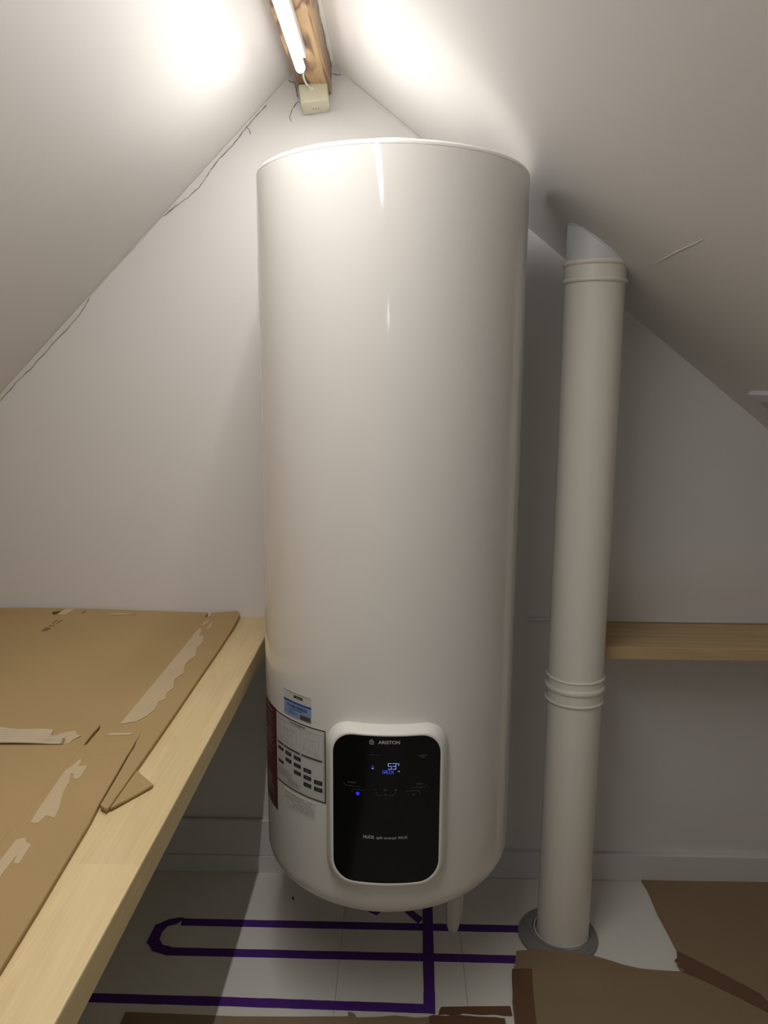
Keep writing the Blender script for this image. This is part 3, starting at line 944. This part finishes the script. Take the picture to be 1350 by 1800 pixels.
remnant('box_print', [(-0.811, 1.647), (-0.813, 1.676), (-0.798, 1.673), (-0.798, 1.648)], 'cardprint', 0.0003)
remnant('box_print', [(-0.810, 1.684), (-0.812, 1.692), (-0.798, 1.692), (-0.798, 1.685)], 'cardprint', 0.0003)
remnant('box_print', [(-0.812, 1.703), (-0.812, 1.730), (-0.808, 1.730), (-0.808, 1.703)], 'cardprint', 0.0003)
remnant('box_print', [(-0.803, 1.703), (-0.801, 1.732), (-0.797, 1.732), (-0.799, 1.703)], 'cardprint', 0.0003)
# torn patch with its exposed corrugation
V, F = [], []
nx_, ny_ = 40, 44
for i in range(nx_ + 1):
    x = -0.68 + (0.155) * i / nx_
    t = i / nx_
    y0_, y1_ = 1.101 + 0.004 * t, 1.157 - 0.016 * t ** 3 + 0.003 * math.sin(11 * t)
    if t > 0.80:
        y1_ = min(y1_, 1.130 + 0.02 * (t - 0.8))
    for j in range(ny_ + 1):
        s = j / ny_
        y = y0_ + (y1_ - y0_) * s
        V.append((x + 0.004 * math.sin(j * 0.9) * (1 if i == nx_ else 0), y, CZ1 + lift(x, y) + 0.0016 + 0.0013 * math.sin(2 * math.pi * s * 7) + (0.003 * math.exp(-((s - 0.05) / 0.08) ** 2) * math.sin(math.pi * min(1, t * 1.1)))))
for i in range(nx_):
    for j in range(ny_):
        F.append((i * (ny_ + 1) + j, (i + 1) * (ny_ + 1) + j, (i + 1) * (ny_ + 1) + j + 1, i * (ny_ + 1) + j + 1))
fl = mesh_obj('torn_corrugation', V, F, 'flute', card, 60)
sm = fl.modifiers.new('thickness', 'SOLIDIFY')
sm.thickness = 0.001
tag(fl, 'torn patch showing pale corrugation')
remnant('torn_tape', [(-0.545, 1.128), (-0.541, 1.141), (-0.521, 1.151), (-0.512, 1.136), (-0.505, 1.134), (-0.512, 1.119), (-0.514, 1.110), (-0.530, 1.106)], 'remnant', 0.0016)
# creases of the box: shallow pressed ridges
tube('crease', [(-1.2 + i * 0.05, 1.0925, CZ1 + lift(-1.2 + i * 0.05, 1.0925) - 0.0005) for i in range(15)], 0.0008, 'card', card, 6)
tube('crease', [(-0.488 + 0.00010 * i * 1.0, 1.098 - i * 0.03, CZ1 + lift(-0.488, 1.098 - i * 0.03) - 0.0002) for i in range(16)], 0.0007, 'card', card, 6)

# ------------------------------------------------------------------ things on the floor
def tape(pts, label, z=0.0, mat='purple', name='masking_tape', cat='tape', th=0.0006, group=None):
    return tag(slab(name, pts, 0.0001 + z, 0.0001 + z + th, mat), label, cat, group)
def strip(x0, x1, ya0, ya1, yb0, yb1, seed, n=24):
    """long tape strip with slightly uneven edges"""
    q = random.Random(seed)
    lo, hi = [], []
    for i in range(n + 1):
        t = i / n
        x = x0 + (x1 - x0) * t
        lo.append((x, ya0 + (yb0 - ya0) * t + q.uniform(-0.0004, 0.0004)))
        hi.append((x, ya1 + (yb1 - ya1) * t + q.uniform(-0.0004, 0.0004)))
    lo[0] = (lo[0][0] + 0.004, lo[0][1])
    return lo + hi[::-1]
PT = 'purple tape lines marking the floor'
tape(strip(-0.508, 0.290, 1.598, 1.6215, 1.600, 1.6235, 1), 'long purple tape line nearest the wall, ending at the pipe collar', 0.0, group=PT)
tape(strip(-0.512, 0.272, 1.503, 1.527, 1.503, 1.527, 2), 'long purple tape line through the middle, meeting the cardboard by the pipe', 0.0, group=PT)
tape(strip(-0.95, -0.378, 1.370, 1.392, 1.367, 1.391, 3), 'purple tape line under the bench, left end of the front line', 0.0, group=PT)
tape(strip(-0.400, 0.079, 1.3675, 1.3905, 1.361, 1.384, 4), 'purple tape line nearest the viewer, in front of the heater', 0.0007, group=PT)
tape([(0.0575, 1.420), (0.058, 1.50), (0.0605, 1.60), (0.0625, 1.70), (0.064, 1.79), (0.088, 1.79), (0.0865, 1.70), (0.084, 1.60), (0.0825, 1.50), (0.080, 1.405), (0.057, 1.402)], 'purple tape line running towards the wall across the other tapes', 0.0014, group=PT)
tape([(0.0555, 1.362), (0.0565, 1.414), (0.0810, 1.414), (0.0790, 1.359)], 'short overlapping purple tape piece at the near end of the cross line', 0.0021, group=PT)
tape([(-0.02, 1.700), (0.018, 1.662), (0.050, 1.622), (0.062, 1.640), (0.036, 1.668), (0.0, 1.710)], 'diagonal purple tape piece under the heater bottom', 0.0007, group=PT)
tape([(-0.068, 1.659), (-0.056, 1.652), (-0.049, 1.647), (-0.038, 1.660), (-0.045, 1.70), (-0.075, 1.70)], 'torn purple tape end peeking out under the heater', 0.0, group=PT)
tape([(-0.259, 1.706), (-0.256, 1.696), (-0.253, 1.698), (-0.255, 1.708)], 'tiny dark purple tape scrap on the floor left of the heater', 0.0, group=PT)
tape([(-0.504, 1.6245), (-0.520, 1.6225), (-0.537, 1.617), (-0.535, 1.594), (-0.520, 1.599), (-0.511, 1.606), (-0.507, 1.614)], 'short purple tape piece starting the loop at the wall side', 0.0007, group=PT)
tape([(-0.534, 1.619), (-0.563, 1.5945), (-0.556, 1.586), (-0.541, 1.573), (-0.532, 1.596)], 'short slanted purple tape piece at the far corner of the loop', 0.0014, group=PT)
tape([(-0.563, 1.597), (-0.5645, 1.536), (-0.552, 1.530), (-0.539, 1.546), (-0.540, 1.574), (-0.5415, 1.588)], 'short purple tape piece closing the end of the loop', 0.0021, group=PT)
tape([(-0.564, 1.539), (-0.543, 1.5125), (-0.531, 1.510), (-0.525, 1.530), (-0.541, 1.552)], 'short slanted purple tape piece at the near corner of the loop', 0.0028, group=PT)
tape([(-0.546, 1.5145), (-0.506, 1.5005), (-0.502, 1.509), (-0.506, 1.528), (-0.532, 1.534)], 'short purple tape piece ending the loop at the viewer side', 0.0014, group=PT)

def wav(x, y): return 0.0008 * (1 + math.sin(13 * x + 2) * math.sin(11 * y))
def wav_a(x, y):
    t = min(1.0, max(0.0, (y - 1.40) / 0.09))
    return wav(x, y) + 0.0125 * t * t * (3 - 2 * t) * math.exp(-((x - 0.365) / 0.10) ** 4)
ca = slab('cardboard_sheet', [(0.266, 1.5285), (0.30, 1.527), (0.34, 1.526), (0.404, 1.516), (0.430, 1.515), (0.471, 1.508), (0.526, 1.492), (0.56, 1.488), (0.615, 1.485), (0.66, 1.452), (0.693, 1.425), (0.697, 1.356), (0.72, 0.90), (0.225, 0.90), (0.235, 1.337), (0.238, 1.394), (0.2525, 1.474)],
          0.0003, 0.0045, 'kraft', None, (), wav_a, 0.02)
tag(ca, 'brown cardboard sheet on the floor in front of the vent pipe', 'cardboard')
e_ = slab('packing_tape', [(0.249, 1.477), (0.268, 1.4755), (0.291, 1.472), (0.285, 1.42), (0.278, 1.337), (0.27, 1.20), (0.230, 1.20), (0.2365, 1.336), (0.2395, 1.394), (0.245, 1.45)], 0.0048, 0.0054, 'packtape', ca, (), lambda x, y: wav_a(x, y) + 0.0005, 0.02)
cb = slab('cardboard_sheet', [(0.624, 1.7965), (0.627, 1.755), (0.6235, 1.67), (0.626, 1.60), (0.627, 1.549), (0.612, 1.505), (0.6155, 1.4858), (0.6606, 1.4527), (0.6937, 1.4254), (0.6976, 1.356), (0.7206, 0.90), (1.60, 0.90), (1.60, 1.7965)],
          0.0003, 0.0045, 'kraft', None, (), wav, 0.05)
tag(cb, 'brown cardboard sheet on the floor against the right skirting', 'cardboard')
e_ = slab('packing_tape', [(0.6255, 1.546), (0.70, 1.480), (0.756, 1.428), (0.763, 1.403), (0.752, 1.378), (0.682, 1.437), (0.64, 1.468), (0.617, 1.482), (0.622, 1.492), (0.612, 1.499), (0.618, 1.508), (0.609, 1.514), (0.618, 1.524)], 0.0048, 0.0054, 'packtape', cb, (), lambda x, y: wav(x, y) + 0.0005, 0.03)
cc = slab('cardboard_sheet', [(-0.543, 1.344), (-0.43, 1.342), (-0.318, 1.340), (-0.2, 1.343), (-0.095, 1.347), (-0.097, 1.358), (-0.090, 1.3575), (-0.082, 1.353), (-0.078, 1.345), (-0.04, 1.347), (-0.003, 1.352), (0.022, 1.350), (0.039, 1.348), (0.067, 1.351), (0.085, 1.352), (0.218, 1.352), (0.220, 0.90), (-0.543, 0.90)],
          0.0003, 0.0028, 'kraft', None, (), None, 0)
tag(cc, 'brown cardboard sheet at the bottom edge, in front of the nearest tape line', 'cardboard')
tape([(0.092, 1.3785), (0.16, 1.382), (0.233, 1.3850), (0.234, 1.3600), (0.217, 1.3595), (0.20, 1.3625), (0.17, 1.3605), (0.135, 1.3635), (0.128, 1.360), (0.110, 1.3575), (0.100, 1.3600), (0.085, 1.358), (0.088, 1.370)],
     'brown packing tape strip with torn edge on the white floor', 0.0003, 'packtape', 'packing_tape', 'tape')
e_ = slab('packing_tape', [(0.066, 1.3515), (0.075, 1.3545), (0.10, 1.3530), (0.13, 1.3560), (0.16, 1.3535), (0.20, 1.3530), (0.216, 1.3505), (0.216, 1.30), (0.066, 1.30)], 0.0031, 0.0037, 'packtape', cc)

# ------------------------------------------------------------------ air vent in the right slope
sx, sz = math.cos(ar), -math.sin(ar)          # down the slope
nx2, nz2 = -math.sin(ar), -math.cos(ar)       # into the room
VO = Vector((0.735, 1.660, zr(0.735)))
vent = empty('air_vent', VO)
tag(vent, 'white slatted air vent in the right ceiling slope', 'vent')
def vbox(name, s0, s1, y0, y1, n0, n1, mat, tilt=0.0):
    v = []
    for s, n_ in ((s0, n0), (s1, n0 + tilt), (s1, n1 + tilt), (s0, n1)):
        for y in (y0, y1):
            v.append((VO.x + sx * s + nx2 * n_, VO.y - y, VO.z + sz * s + nz2 * n_))
    f = [(0, 2, 4, 6), (1, 3, 5, 7), (0, 1, 3, 2), (2, 3, 5, 4), (4, 5, 7, 6), (6, 7, 1, 0)]
    return mesh_obj(name, v, f, mat, vent)
VL, VW = 0.30, 0.22
vbox('frame_bar', 0.0, 0.024, 0.0, VL, -0.002, 0.011, 'vent_white')
vbox('frame_bar', VW - 0.024, VW, 0.0, VL, -0.002, 0.011, 'vent_white')
vbox('frame_bar', 0.024, VW - 0.024, 0.0, 0.004, -0.002, 0.008, 'vent_white')
vbox('frame_bar', 0.024, VW - 0.024, VL - 0.004, VL, -0.002, 0.008, 'vent_white')
vbox('back_plate', 0.024, VW - 0.024, 0.004, VL - 0.004, 0.0002, 0.0010, 'gapdark')
s = 0.030
while s < VW - 0.034:
    vbox('slat', s, s + 0.009, 0.004, VL - 0.004, 0.0012, 0.0024, 'vent_white', 0.0045)
    s += 0.0145
